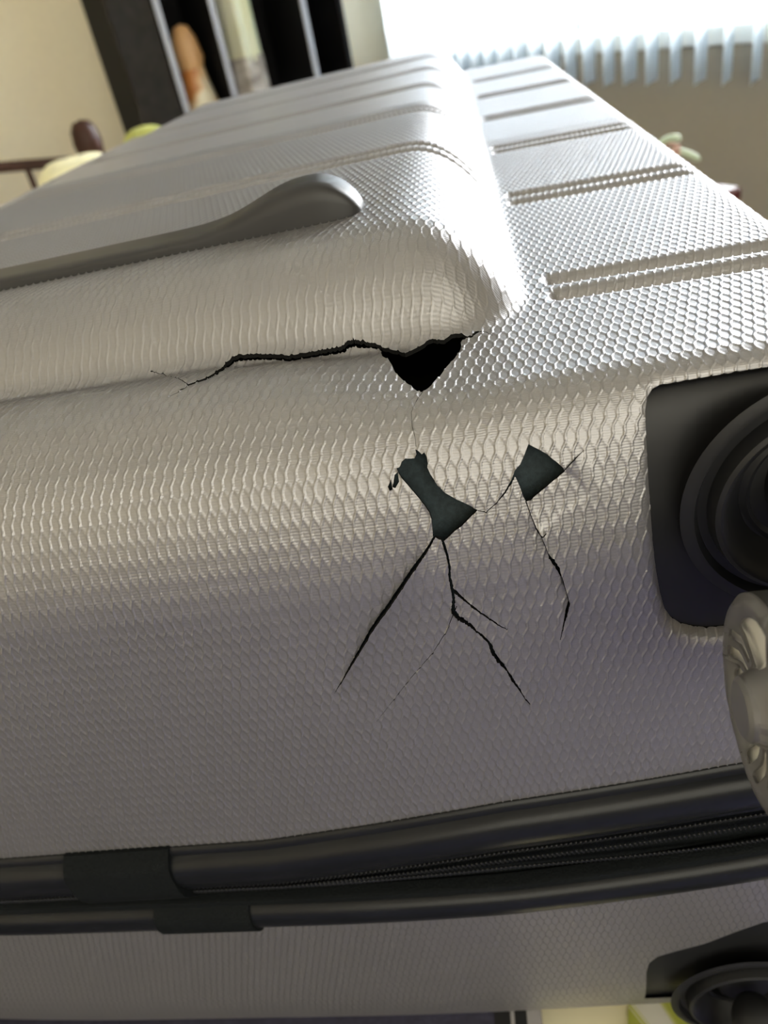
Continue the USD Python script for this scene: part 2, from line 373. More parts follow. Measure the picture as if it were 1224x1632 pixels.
TR = json.loads("""{"hole": [[[-15.82, 116.27], [-14.62, 115.72], [-13.6, 115.13], [-12.19, 113.47], [-10.78, 114.95], [-9.58, 115.75], [-8.44, 116.38], [-7.82, 116.61], [-7.16, 116.25], [-6.56, 116.31], [-5.97, 116.25], [-5.14, 116.89], [-4.12, 117.29], [-3.15, 117.25], [-2.32, 116.68], [-1.62, 116.78], [-1.06, 117.86], [-0.47, 118.03], [-0.39, 117.73], [-1.01, 117.24], [-1.54, 116.37], [-2.34, 116.12], [-3.14, 115.88], [-3.46, 115.04], [-3.38, 113.62], [-3.6, 111.95], [-4.48, 109.5], [-5.81, 107.13], [-6.74, 104.97], [-7.66, 103.22], [-8.56, 101.76], [-9.46, 100.64], [-10.18, 101.33], [-11.28, 103.05], [-12.23, 104.42], [-13.4, 106.49], [-13.87, 108.36], [-14.62, 110.85], [-15.59, 111.98], [-16.11, 115.13]], [[-13.87, 85.57], [-13.51, 85.61], [-13.3, 85.85], [-13.06, 86.36], [-12.48, 86.73], [-11.7, 86.62], [-11.17, 86.63], [-10.85, 87.14], [-10.93, 87.9], [-10.53, 87.56], [-10.15, 87.04], [-9.78, 87.26], [-9.51, 86.57], [-9.45, 85.66], [-9.61, 85.07], [-9.31, 84.08], [-8.9, 83.26], [-8.57, 82.47], [-8.19, 82.09], [-7.59, 81.35], [-6.64, 80.66], [-5.59, 80.04], [-4.54, 79.42], [-3.5, 78.66], [-4.58, 77.93], [-5.77, 77.13], [-7.03, 76.51], [-8.33, 75.72], [-8.93, 75.4], [-9.15, 75.67], [-9.8, 76.06], [-10.23, 76.19], [-10.14, 77.21], [-10.04, 78.3], [-10.23, 79.28], [-10.77, 80.31], [-11.56, 81.46], [-12.35, 82.63], [-13.22, 83.92], [-13.63, 84.75]], [[4.43, 86.31], [5.06, 85.85], [6.01, 85.17], [6.79, 84.53], [7.4, 83.83], [7.94, 83.32], [8.78, 82.36], [8.91, 81.93], [7.83, 81.27], [6.37, 80.42], [4.81, 79.52], [3.97, 79.0], [3.26, 78.86], [2.98, 79.46], [2.7, 80.69], [2.25, 82.06], [1.94, 82.35], [2.19, 82.98], [3.04, 83.7], [3.78, 84.98]], [[-15.47, 83.21], [-14.89, 84.06], [-14.82, 82.79], [-15.28, 82.68]], [[-14.27, 84.67], [-13.77, 85.03], [-13.79, 83.66], [-14.44, 82.91], [-14.77, 83.11]]], "plate": [[36.11, 93.97], [32.67, 93.86], [28.72, 93.72], [24.3, 93.42], [22.44, 93.32], [21.41, 92.67], [20.62, 91.17], [20.18, 88.78], [20.07, 84.56], [20.16, 79.54], [20.34, 75.65], [20.66, 70.94], [21.23, 66.11], [21.85, 61.73], [22.55, 58.44], [23.54, 56.31], [25.0, 54.69], [27.13, 53.59], [29.06, 52.92]], "crack": [[[-45.44, 106.773, 0.024], [-44.326, 107.222, 0.116], [-42.558, 108.245, 0.175], [-41.509, 110.016, 0.216], [-41.825, 115.469, 0.265], [-40.681, 116.638, 0.307], [-39.825, 116.824, 0.307], [-36.94, 116.669, 0.306], [-33.243, 116.257, 0.304], [-30.911, 115.689, 0.504], [-29.082, 115.957, 0.353], [-26.512, 116.176, 0.352], [-24.971, 116.361, 0.453], [-22.924, 116.513, 0.402], [-22.103, 116.654, 0.453], [-21.324, 117.198, 0.505], [-20.302, 117.208, 0.655], [-18.817, 116.914, 0.704], [-17.616, 116.749, 0.552], [-16.422, 116.335, 0.799], [-15.622, 115.583, 0.795]], [[-54.979, 116.758, 0.125], [-52.36, 115.67, 0.103], [-47.778, 110.051, 0.119], [-45.211, 106.693, 0.135]], [[-45.211, 106.693, 0.116], [-46.395, 105.271, 0.096], [-48.095, 104.28, 0.057]], [[-9.952, 76.236, 0.581], [-10.975, 75.093, 0.558], [-12.315, 73.809, 0.471], [-14.219, 72.143, 0.412], [-15.999, 70.391, 0.417], [-18.184, 68.306, 0.376], [-20.434, 65.601, 0.334], [-22.274, 63.15, 0.31], [-24.421, 59.851, 0.315], [-26.904, 56.184, 0.241], [-28.895, 53.161, 0.143], [-30.75, 50.462, 0.062]], [[-8.976, 75.643, 0.448], [-8.739, 74.424, 0.405], [-8.53, 72.535, 0.363], [-8.763, 70.719, 0.413], [-8.675, 69.136, 0.556], [-7.595, 67.751, 0.448], [-6.565, 66.207, 0.394], [-5.429, 64.625, 0.34], [-4.091, 62.989, 0.323], [-3.074, 61.779, 0.249], [-2.222, 60.718, 0.173], [-1.409, 60.181, 0.115]], [[-8.675, 69.136, 0.463], [-8.761, 67.458, 0.468], [-9.129, 65.392, 0.756], [-8.546, 64.02, 0.951], [-7.894, 63.137, 1.145], [-7.049, 62.215, 0.862], [-6.257, 60.772, 0.482], [-5.251, 59.408, 0.678], [-4.453, 57.797, 0.585], [-4.018, 55.408, 0.788], [-2.986, 52.865, 0.896], [-2.322, 51.476, 0.4], [-1.566, 48.757, 0.658], [-0.731, 46.703, 0.357], [-0.095, 44.503, 0.206], [0.7, 42.846, 0.083]], [[3.262, 78.864, 0.175], [3.69, 77.317, 0.123], [4.203, 75.698, 0.212], [4.48, 75.042, 0.443], [4.988, 74.038, 0.178], [5.525, 72.377, 0.179], [6.122, 71.157, 0.813], [6.744, 70.069, 0.726], [7.339, 68.427, 0.202], [7.827, 65.702, 0.149], [8.102, 63.798, 0.188], [7.638, 62.0, 0.378], [7.152, 59.914, 0.134], [6.387, 56.371, 0.068]], [[4.472, 74.966, 0.266], [5.038, 74.502, 0.355], [5.593, 74.741, 0.133]], [[-3.428, 78.567, 0.106], [-2.326, 78.266, 0.106], [-0.894, 79.104, 0.105], [0.575, 80.342, 0.218], [1.593, 81.577, 0.303], [2.122, 82.407, 0.345]], [[8.836, 82.024, 0.086], [10.036, 83.098, 0.077], [11.657, 84.309, 0.051]], [[-10.805, 88.272, 0.07], [-10.77, 89.456, 0.052], [-11.02, 91.643, 0.052], [-10.997, 94.62, 0.044], [-9.282, 100.6, 0.071]], [[-8.459, 66.159, 0.113], [-10.631, 61.389, 0.096], [-13.398, 57.141, 0.079], [-17.702, 52.193, 0.061], [-25.17, 42.709, 0.032]], [[-0.379, 117.885, 0.12], [0.683, 117.657, 0.139], [1.585, 116.211, 0.098]]]}""")
HOLES = [Polygon(h).buffer(0) for h in TR["hole"]]
SLITS = []
for c in TR["crack"]:
    c = np.array(c)
    # jagged sides: the tear follows the embossed cells
    dense = np.concatenate([np.linspace(c[i], c[i + 1], 8, endpoint=False) for i in range(len(c) - 1)] + [c[-1:]])
    d = np.gradient(dense[:, :2], axis=0)
    nrm = np.stack([-d[:, 1], d[:, 0]], -1) / np.linalg.norm(d, axis=1, keepdims=True)
    rough = 0.42 if c[:, 2].max() > 0.9 and len(c) == 12 and c[0, 1] < 90 else 0.16
    j1, j2 = rng.normal(0, rough, len(dense)), rng.normal(0, rough, len(dense))
    w = np.maximum(dense[:, 2], 0.05) / 2 * (0.42 if c[0, 1] < 85 and len(c) == 12 and c[-1, 0] < c[0, 0] else 0.85)
    a = dense[:, :2] + nrm * (w * (1 + j1))[:, None]
    b = dense[:, :2] - nrm * (w * (1 + j2))[:, None]
    SLITS.append(Polygon(np.vstack([a, b[::-1]])).buffer(0.005))
PLATE_EDGE = [tuple(x) for x in TR["plate"]]
an = np.radians(np.linspace(-90, -4, 24))
PLATE = Polygon(PLATE_EDGE + [(36.0, 52.2)] + [(XR + (YN - 52.2) * math.cos(t), YN + (YN - 52.2) * math.sin(t)) for t in an] + [(XR + 3.7 * math.cos(t), YN + 3.7 * math.sin(t)) for t in an[::-1]]).buffer(0)
PLATE_RING = np.array(PLATE.exterior.coords)

# the edges lifted or pushed in along the tears: (which tear, side, height, reach)
LIFT = [(0, 1, 0.25, 9.0), (0, -1, -0.5, 5.0), (3, 1, 0.9, 2.6), (3, -1, -0.5, 5.0), (5, 1, 0.3, 3.0), (6, 1, 0.6, 5.0), (6, -1, -0.5, 3.0), (7, 1, 0.4, 2.0), (9, -1, 0.5, 3.0)]


def lifts(p, q):
    pts = np.stack([p, q], -1)
    out = np.zeros(len(p))
    near = (p > -65) & (p < 45) & (q > 10) & (q < 135)
    if near.any():
        s = pts[near]
        acc = np.zeros(len(s))
        for k, side, h, reach in LIFT:
            d, sg, al = seg_dist(s, np.array(TR["crack"][k])[:, :2])
            acc += np.where(sg == side, h * np.exp(-d / reach), 0) * np.clip(4 * al, 0.25, 1) * np.clip((1 - al) * 3, 0, 1)
        # the plate's opening: the shell rolls in over its edge
        d, _, _ = seg_dist(s, PLATE_RING)
        acc -= (0.5 + 1.3 * sst(88, 66, s[:, 1])) * np.exp(-d / 0.8)
        # the dent under the big hole
        acc -= 1.2 * np.exp(-((s[:, 0] + 9) ** 2 / 130 + (s[:, 1] - 103) ** 2 / 60))
        out[near] = acc
    return out


FINE = (-166.0, 62.0, 4.0, 290.0)               # where the embossed cells are modelled; beyond, the material carries on with them


def hexagons(p, q):
    """Height of the embossing: thin walls round stretched hexagons, with a small knob where three walls meet."""
    s3 = math.sqrt(3.0)
    x, y = p / HEX_A + 400.0, q * (s3 / 2 / HEX_ROW) + 400.0 * s3
    best, vert = np.full(len(p), 9.0), np.zeros(len(p))
    for o in (0.0, 1.0):
        ax = np.abs(np.mod(x + 0.5 * o, 1.0) - 0.5)
        ay = np.abs(np.mod(y + s3 / 2 * o, s3) - s3 / 2)
        sl = 0.72 * ax + 0.32 * 4 / s3 * ay
        hi, lo = np.maximum(ax, sl), np.minimum(ax, sl)
        vert = np.where(hi < best, lo, vert)
        best = np.minimum(best, hi)
    fade = sst(FINE[0], FINE[0] + 3, p) * sst(FINE[1], FINE[1] - 3, p) * sst(FINE[2], FINE[2] + 3, q) * sst(FINE[3], FINE[3] - 3, q)
    return (0.18 * sst(0.405, 0.492, best) + 0.15 * sst(0.40, 0.49, vert)) * fade


def surface(p, q, w=0.0, plain_box=False):
    p, q = np.asarray(p, float), np.asarray(q, float)
    b, n = base_map(p, q)
    h = np.full(p.shape, 0.0) + w
    if not plain_box:
        h = h + relief(p, q) + lifts(p, q) + hexagons(p, q)
    return b + n * h[:, None]


def edge_z(x):
    """Where the front shell ends, above the zip."""
    return np.interp(x, [-260, -112, -54, -6.5, 33, 80], [-134, -133.5, -132, -125.8, -123.2, -122.0])


def mirrored(g):
    return shapely.affinity.affine_transform(g, [-1, 0, 0, 1, XL + XR, 0])


INNER = box(XL, YN, XR, YF)
cut_p = np.linspace(XL - 40, XR + 40, 160)
FRONT = INNER.buffer(ARC + 66, quad_segs=24).difference(Polygon(list(zip(cut_p, 143 + edge_z(cut_p))) + [(XR + 40, -200), (XL - 40, -200)]))
FRONT = FRONT.difference(PLATE).difference(mirrored(PLATE))
HOLED = FRONT.difference(shapely.union_all(HOLES + SLITS))
if HOLED.geom_type != "Polygon":
    HOLED = shapely.MultiPolygon([g for g in HOLED.geoms if g.area > 0.4])


def sheet(region, ps, qs, surf, thick=0.0):
    """The surface over a region of the plan, cut exactly along the region's edges; with the thickness shown at those edges as a second mesh."""
    inside = shapely.prepare(region) or region
    rings = [np.array(r.coords) for g in getattr(region, "geoms", [region]) for r in (g.exterior, *g.interiors)]
    ni, nj = len(ps) - 1, len(qs) - 1
    crossed = np.zeros((ni, nj), bool)
    dense = []
    for r in rings:
        n = np.maximum(1, np.ceil(np.linalg.norm(np.diff(r, axis=0), axis=1) / 0.08)).astype(int)
        dense.append(np.concatenate([np.linspace(r[i], r[i + 1], n[i], endpoint=False) for i in range(len(n))]))
    allp = np.vstack(dense)
    ci, cj = np.searchsorted(ps, allp[:, 0]) - 1, np.searchsorted(qs, allp[:, 1]) - 1
    ok = (ci >= 0) & (cj >= 0) & (ci < ni) & (cj < nj)
    crossed[ci[ok], cj[ok]] = True
    pc, qc = (ps[:-1] + ps[1:]) / 2, (qs[:-1] + qs[1:]) / 2
    PC, QC = np.meshgrid(pc, qc, indexing="ij")
    full = shapely.contains_xy(inside, PC.ravel(), QC.ravel()).reshape(ni, nj) & ~crossed
    PV, QV = np.meshgrid(ps, qs, indexing="ij")
    V = [np.stack([PV.ravel(), QV.ravel()], -1)]
    i, j = np.nonzero(full)
    k = len(qs)
    a, b, c, d = i * k + j, (i + 1) * k + j, (i + 1) * k + j + 1, i * k + j + 1
    F = [np.stack([a, b, c], -1), np.stack([a, c, d], -1)]
    base = len(V[0])
    i, j = np.nonzero(crossed)
    cells = shapely.intersection(shapely.box(ps[i], qs[j], ps[i + 1], qs[j + 1]), region)
    for g in cells:
        for poly in getattr(g, "geoms", [g]):
            if poly.geom_type != "Polygon" or poly.area < 1e-5:
                continue
            for t in shapely.constrained_delaunay_triangles(poly).geoms:
                x = np.array(t.exterior.coords)[:3]
                if (x[1, 0] - x[0, 0]) * (x[2, 1] - x[0, 1]) - (x[1, 1] - x[0, 1]) * (x[2, 0] - x[0, 0]) < 0:
                    x = x[::-1]
                V.append(x)
                F.append(np.array([[base, base + 1, base + 2]]))
                base += 3
    V, F = np.vstack(V), np.vstack(F)
    _, first, back = np.unique(np.round(V * 2000).astype(np.int64), axis=0, return_index=True, return_inverse=True)
    V, F = V[first], back.ravel()[F]
    F = F[(F[:, 0] != F[:, 1]) & (F[:, 1] != F[:, 2]) & (F[:, 0] != F[:, 2])]
    used = np.unique(F)
    re = np.zeros(len(V), int)
    re[used] = np.arange(len(used))
    V, F = V[used], re[F]
    pts = surf(V[:, 0], V[:, 1])
    nn = np.zeros_like(pts)
    fn = np.cross(pts[F[:, 1]] - pts[F[:, 0]], pts[F[:, 2]] - pts[F[:, 0]])
    for c in range(3):
        np.add.at(nn, F[:, c], fn)
    nn /= np.maximum(np.linalg.norm(nn, axis=1, keepdims=True), 1e-30)
    rim = None
    if thick:
        rim = []
        for r in rings:
            n = np.maximum(1, np.ceil(np.linalg.norm(np.diff(r, axis=0), axis=1) / 0.5)).astype(int)
            x = np.concatenate([np.linspace(r[i], r[i + 1], n[i], endpoint=False) for i in range(len(n))])
            top = surf(x[:, 0], x[:, 1])
            low = top - base_map(x[:, 0], x[:, 1])[1] * thick
            rim.append(loft(np.stack([np.vstack([top, top[:1]]), np.vstack([low, low[:1]])]), caps=False, closed=False))
        rim = join(rim)
    return pts, F, nn, V, rim


def steps(*runs):
    return np.unique(np.round(np.concatenate([np.arange(a, b, s) for a, b, s in runs]), 4))


CASE = Thing("suitcase", W((-79, 324, -236)), "damaged silver hard-shell suitcase with a hexagon texture, cracked open at its near lower corner", "suitcase")
dp, dq = HEX_A / 8, HEX_ROW / 8
PS = steps((-300, FINE[0], 2.5), (FINE[0], FINE[1], dp), (FINE[1], 150, 2.5))
QS = steps((-60, 0, 3.0), (0, FINE[2], 1.0), (FINE[2], FINE[3], dq), (FINE[3], FINE[3] + 1, 0.5))
near_part = sheet(HOLED.intersection(box(-400, -200, 400, FINE[3])), PS, QS, surface, 0.7)
far_part = sheet(HOLED.intersection(box(-400, FINE[3] - 0.3, 400, 900)), steps((-300, -170, 2.5), (-170, 62, 0.8), (62, 150, 2.5)), steps((288, 560, 0.9), (560, 650, 3.0)), surface)
rim = near_part[4]
pts, nn, V = (np.vstack([near_part[k], far_part[k]]) for k in (0, 2, 3))
F = np.vstack([near_part[1], far_part[1] + len(near_part[0])])
FS = CASE.part("front_shell", (W(pts), F), "embossed_shell", uv=V, normals=nn)
CASE.part("torn_edge", (W(rim.vertices), rim.faces), "shaded_core", 20, parent=FS)

# the rear shell: the same box, shallower, turned over
REAR_SUM = -272.0


def rear_surface(p, q, w=0.0):
    b, n = base_map(p, q)
    t = np.clip(np.minimum(np.minimum(p - XL - 5, XR - 5 - p), np.minimum(q - YN - 8, YF - 8 - q)) / 14, 0, 1)
    s = b + n * (w + 10.0 * t * t * (3 - 2 * t))[:, None]
    s[:, 2] = REAR_SUM - s[:, 2]
    return s


tr_rear = [(46.0, 123.0), (30, 122.5)]
RP = np.array([(20.0, 193.6), (20.2, 203.0), (21.2, 189.6), (22.6, 188.0), (26, 187.0), (33, 184.0), (39, 181.2), (45.3, 178.6)])
zq = lambda z: 143 + (REAR_SUM + z)            # depth |z| to unfolded q, on the near side
rear_plate = Polygon([(20.0, zq(194.5)), (20.6, zq(190.5)), (22.4, zq(188.0)), (26.0, zq(186.6)), (33, zq(184.6)), (39, zq(181.4)), (45, zq(178.8))]
                     + [(XR + (YN - zq(178.8)) * math.cos(t), YN + (YN - zq(178.8)) * math.sin(t)) for t in an]
                     + [(XR + 20.0 * math.cos(t), YN + 20.0 * math.sin(t)) for t in an[::-1]] + [(45.0, YN - 20), (29.0, YN - 20.0), (20.1, YN - 21.5)]).buffer(0)
REAR = INNER.buffer(ARC + (112 - 75), quad_segs=24).difference(rear_plate).difference(mirrored(rear_plate))
pts, F, nn, V, rim2 = sheet(REAR, steps((-300, -165, 3.0), (-165, 62, 0.9), (62, 150, 3.0)), steps((0, 30, 1.0), (30, 122, 0.9), (122, 560, 4.0), (560, 650, 3.0)), rear_surface, 0.7)
RS = CASE.part("rear_shell", (W(pts), F[:, ::-1]), "silver_shell", uv=V, normals=-nn)

# what shows through the tears: the dark lining pressed against the shell, and a black sheet for the shade behind the big hole
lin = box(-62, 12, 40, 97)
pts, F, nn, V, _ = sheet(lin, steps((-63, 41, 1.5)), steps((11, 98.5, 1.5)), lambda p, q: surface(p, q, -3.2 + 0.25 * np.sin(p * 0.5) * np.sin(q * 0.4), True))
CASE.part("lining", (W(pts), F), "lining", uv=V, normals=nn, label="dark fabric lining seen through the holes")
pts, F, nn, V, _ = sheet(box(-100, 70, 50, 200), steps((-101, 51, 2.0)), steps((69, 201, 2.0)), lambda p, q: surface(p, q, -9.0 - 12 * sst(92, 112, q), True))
CASE.part("cavity_shade", (W(pts), F), "cavity_shade", uv=V, normals=nn)

# wheel housings
AX = (43.0, -66.0)                              # the front swivel: x and z of its axis


def swivel(ax, y0, k=1.0):
    """The round bowl that holds the fork, lathed about an axis along y, opening towards the camera (-y)."""
    prof = [(19.2, 1.0), (18.2, 0.6), (17.4, 0.6), (16.6, 2.0), (15.4, 2.0), (14.9, -0.4), (14.3, -0.7), (13.6, -0.4), (12.6, 1.0), (10.4, 4.6), (9.9, 4.4), (9.5, 4.2), (8.9, 4.6), (8.6, 6.5), (7.0, 7.0), (6.6, 4.0), (6.0, 3.5), (0.0, 3.3)]
    m = lathe([(r * k, h) for r, h in prof][::-1], 72)
    v = m.vertices
    return trimesh.Trimesh(np.stack([ax[0] + v[:, 0], y0 + v[:, 2], ax[1] + v[:, 1]], -1), m.faces, process=False)


def caster(ax, yc, zc, group_label, sw):
    """One twin-wheel caster: returns its meshes in suitcase units."""
    xw, R = ax[0] - 0.5, 13.6
    half = 16.0
    out = {"swivel": sw}
    neck = [((ax[0], yc + 22, ax[1]), 6.0), ((ax[0], yc + 12, (ax[1] + zc) / 2 + 2.5), 7.0), ((ax[0], yc + 1, zc), 6.0)]
    parts = []
    for (a, ra), (b, rb) in zip(neck[:-1], neck[1:]):
        sa, sb = trimesh.creation.icosphere(3, ra), trimesh.creation.icosphere(3, rb)
        parts.append(trimesh.convex.convex_hull(np.vstack([sa.vertices * (0.85, 1, 1) + a, sb.vertices * (0.85, 1, 1) + b])))
    hood = []
    for th in np.radians(np.linspace(20, 150, 22)):
        cc, ss = math.cos(th), math.sin(th)
        ring = [(xw + dx, yc + (R + dr) * cc, zc + (R + dr) * ss) for dx, dr in ((-6, 0.8), (-6.6, 1.6), (-5.2, 3.0), (5.2, 3.0), (6.6, 1.6), (6, 0.8))]
        hood.append(ring)
    parts.append(loft(np.array(hood)))
    out["fork"] = join(parts)
    for side in (-1, 1):
        x_out = xw + side * half
        disc, tread, back = wheel(R)
        for k, m in (("wheel_disc", disc), ("tyre", tread), ("wheel_core", back)):
            v = m.vertices
            f = m.faces if side < 0 else m.faces[:, ::-1]
            out.setdefault(k, []).append(trimesh.Trimesh(np.stack([x_out - side * v[:, 2], yc - v[:, 0], zc + v[:, 1]], -1), f, process=False))
    return out


def wheel(R):
    """A dished disc in the xy plane (its face at z = 0, the wheel's body towards +z), its tread and the body behind the openings, coloured near-white for their glints. +x points away from the case."""
    def sector(r0, r1, a0, a1, rnd):
        a = np.radians(np.linspace(a0, a1, 16))
        return Polygon([(r1 * math.cos(t), r1 * math.sin(t)) for t in a] + [(r0 * math.cos(t), r0 * math.sin(t)) for t in a[::-1]]).buffer(-rnd).buffer(rnd)
    face = Point(0, 0).buffer(R, quad_segs=24)
    holes = []
    for c in (45, 135, 225, 315):               # four D-shaped openings between four split spokes
        holes.append(sector(4.7, 10.6, c - 28, c + 28, 1.2))
    for c in (0, 90, 180, 270):
        for s in (-1, 1):
            holes.append(sector(6.6, 11.4, c + s * 8.0 - 5.0, c + s * 8.0 + 5.0, 0.45))
    face = face.difference(shapely.union_all(holes))
    m = trimesh.creation.extrude_polygon(face, 0.35)
    for _ in range(2):
        m = m.subdivide_to_size(1.3)
    v = m.vertices.copy()
    r = np.hypot(v[:, 0], v[:, 1])
    v[:, 2] += 1.3 - 2.6 * (1 - sst(3.6, 5.4, r)) - 1.3 * sst(9.5, 12.2, r) + 0.8 * sst(12.6, 13.6, r)
    m = trimesh.Trimesh(v, m.faces, process=False)
    cap = lathe([(0, -1.75), (3.3, -1.75), (3.9, -1.3), (4.1, -0.6)], 40)
    m = join([m, trimesh.Trimesh(cap.vertices, cap.faces)])
    tread = lathe([(R - 1.2, 0.6), (R - 0.2, 0.8), (R + 0.05, 1.6), (R + 0.05, 8.0), (R - 0.5, 9.0), (R - 3, 9.2)], 72)
    back = lathe([(R - 0.9, 0.6), (R - 1.8, 1.6), (R - 4.0, 2.7), (5.5, 2.6), (4.5, 1.6), (4.0, 0.2)], 60)
    return m, tread, back


MID = (XL + XR) / 2
for side, where in ((1, "cracked corner"), (-1, "uncracked corner")):
    for front in (True, False):
        reg = PLATE if front else rear_plate
        reg = reg if side > 0 else mirrored(reg)
        sf = (lambda p, q: surface(p, q, -1.9, True)) if front else (lambda p, q: rear_surface(p, q, -0.9))
        hp, hF, hn, hV, _ = sheet(reg.buffer(0.9), steps((10, 62, 0.9), (62, 150, 2.0)) if side > 0 else steps((-310, -219, 2.0), (-219, -166, 0.9)), steps((0, 125, 0.9)), sf)
        if not front:
            hF, hn = hF[:, ::-1], -hn
        hs = CASE.part("wheel_housing", (W(hp), hF), "black_plastic", uv=hV, normals=hn, label=f"black wheel housing of the {'front' if front else 'rear'} shell at the {where}")
        ax = AX if front else (43.0, -206.0)
        ax = ax if side > 0 else (2 * MID - ax[0], ax[1])
        sw = swivel(ax, 88.6 if front else 87.5, 1.0 if front else 0.92)
        cut = caster(ax, *((64.5, -76.8) if front else (62.0, -222.0)), "", sw)
        CASE.part("swivel", (W(sw.vertices), sw.faces), "black_plastic", 40, parent=hs)
        cs = CASE.part("caster", (W(cut["fork"].vertices), cut["fork"].faces), "wheel_silver" if front else "black_plastic", 40, label=f"{'grey' if front else 'dark'} twin-wheel caster of the {'front' if front else 'rear'} shell at the {where}")
        for k, mt in (("wheel_disc", "wheel_silver" if front else "black_plastic"), ("tyre", "tyre"), ("wheel_core", "wheel_glint" if front else "handle_grey")):
            for m in cut[k]:
                CASE.part(k, (W(m.vertices), m.faces), mt, 35, parent=cs)

# bands round the middle: piping, zip tape, zip teeth, cloth tabs
def around(section, z_of, x_from=None, x_to=None, n_off=0.0, caps=True):
    """Sweeps a section [(outward, dz)] round the suitcase's side (or along part of its near side)."""
    if x_from is None:
        ring = np.array(INNER.buffer(RB, quad_segs=16).exterior.segmentize(3.0).coords)[:-1]
    else:
        xs = np.linspace(x_from, x_to, max(8, int(abs(x_to - x_from) / 1.2)))
        ring = np.stack([xs, np.full(len(xs), YN - RB)], -1)
    c = np.stack([np.clip(ring[:, 0], XL, XR), np.clip(ring[:, 1], YN, YF)], -1)
    d = ring - c
    d /= np.linalg.norm(d, axis=1, keepdims=True)
    shift = np.where(ring[:, 1] < YN, face_recede(ring[:, 0]) * np.clip(-d[:, 1], 0, 1), 0)
    z0 = z_of(ring[:, 0])
    s = np.array(section, float)
    off = s[None, :, 0] + n_off
    R3 = np.stack([ring[:, None, 0] + d[:, None, 0] * off, ring[:, None, 1] + d[:, None, 1] * off + shift[:, None], z0[:, None] + s[None, :, 1]], -1)
    if x_from is None:
        R3 = np.concatenate([R3, R3[:1]])
        return loft(R3, caps=False)
    return loft(R3, caps=caps)


def case_part(name, m, mt, smooth=40, **k):
    return CASE.part(name, (W(m.vertices), m.faces), mt, smooth, **k)


UPPER = [(-1.5, 0.3), (0.4, 0.6), (1.0, 0.0), (1.1, -1.2), (1.7, -1.5), (2.6, -2.1), (3.3, -3.4), (3.6, -5.0), (3.5, -6.8), (3.1, -8.6), (2.4, -10.2), (1.9, -10.9), (2.0, -11.4), (1.5, -12.4), (0.3, -12.9), (-1.5, -12.9)]
up = case_part("upper_piping", around(UPPER, edge_z), "rubber_piping", 50)
LOWER = [(-1.5, 0.3), (0.4, 0.3), (1.8, -0.3), (2.7, -1.8), (2.9, -4.0), (2.3, -6.6), (1.2, -8.2), (0.3, -8.8), (-1.5, -8.8)]
low_z = lambda x: np.interp(x, [-260, -95, -7, 43, 80], [-152.6, -152.8, -153.3, -151.0, -150.0])
lp = case_part("lower_piping", around(LOWER, low_z), "rubber_piping", 50)
TAPE = [(0.2, -11.5), (-0.3, -13.0), (-0.6, -20.0), (-0.3, -27.5), (0.6, -29.2), (0.9, -30.4), (-0.6, -31.0)]
tape_z = lambda x: edge_z(x)
case_part("zip_tape", around([(-0.2, -11.0), (-0.6, -13.5), (-0.9, -18.0), (-1.6, -24.0), (-1.6, -36.0), (-3.0, -36.0), (-3.0, -11.0)], edge_z), "black_webbing", 40)
case_part("zip_tape", around([(0.9, 2.8), (1.5, 2.4), (1.5, 0.9), (0.6, 0.3), (-1.0, 0.2), (-1.0, 3.0)], low_z), "black_webbing", 40)


def teeth(z_of, lean, length=1.7, off=0.5):
    xs = np.arange(-215, 62, 0.93)
    ys = YN - RB + face_recede(xs) - off
    zs = z_of(xs)
    bar = trimesh.creation.capsule(height=length, radius=0.30, count=[6, 6])
    bar.apply_translation([0, 0, -length / 2])
    T = trimesh.transformations.rotation_matrix(lean, [0, 1, 0]) @ trimesh.transformations.rotation_matrix(0.35, [1, 0, 0])
    v = bar.vertices @ T[:3, :3].T
    allv = (v[None] + np.stack([xs, ys, zs], -1)[:, None]).reshape(-1, 3)
    f = (bar.faces[None] + (np.arange(len(xs)) * len(v))[:, None, None]).reshape(-1, 3)
    return trimesh.Trimesh(allv, f, process=False)


row1 = lambda x: edge_z(x) - np.interp(x, [-112, -54, -6, 33], [13.8, 13.8, 14.6, 15.2])
row2 = lambda x: row1(x) - np.interp(x, [-80, -54, -6, 33], [1.0, 1.5, 2.6, 3.2])
row3 = lambda x: row1(x) - np.interp(x, [-80, -54, -6, 33], [1.0, 1.5, 5.2, 8.2])
for r, lean in ((row1, 0.5), (row2, -0.3), (row3, -0.55)):
    case_part("zip_teeth", teeth(r, lean), "zip_teeth", 40, kind="stuff")
TAB = [(-1.0, 0.8), (0.9, 0.9), (2.2, -0.2), (3.5, -1.5), (4.2, -3.4), (4.2, -8.4), (3.8, -11.2), (2.4, -14.2), (1.0, -16.0), (0.2, -17.6), (-1.0, -17.6)]
case_part("cloth_tab", around(TAB, edge_z, -96.5, -73.5), "black_webbing", 40, label="wide black woven tab wrapped over the upper piping")
TAB2 = [(-1.0, 1.2), (1.2, 1.2), (2.6, -0.2), (3.5, -1.9), (3.7, -4.0), (3.0, -6.8), (1.8, -9.0), (0.7, -10.4), (-1.0, -10.4)]
case_part("cloth_tab", around(TAB2, low_z, -84.0, -62.5), "black_webbing", 40, label="narrow black woven tab wrapped over the lower piping")

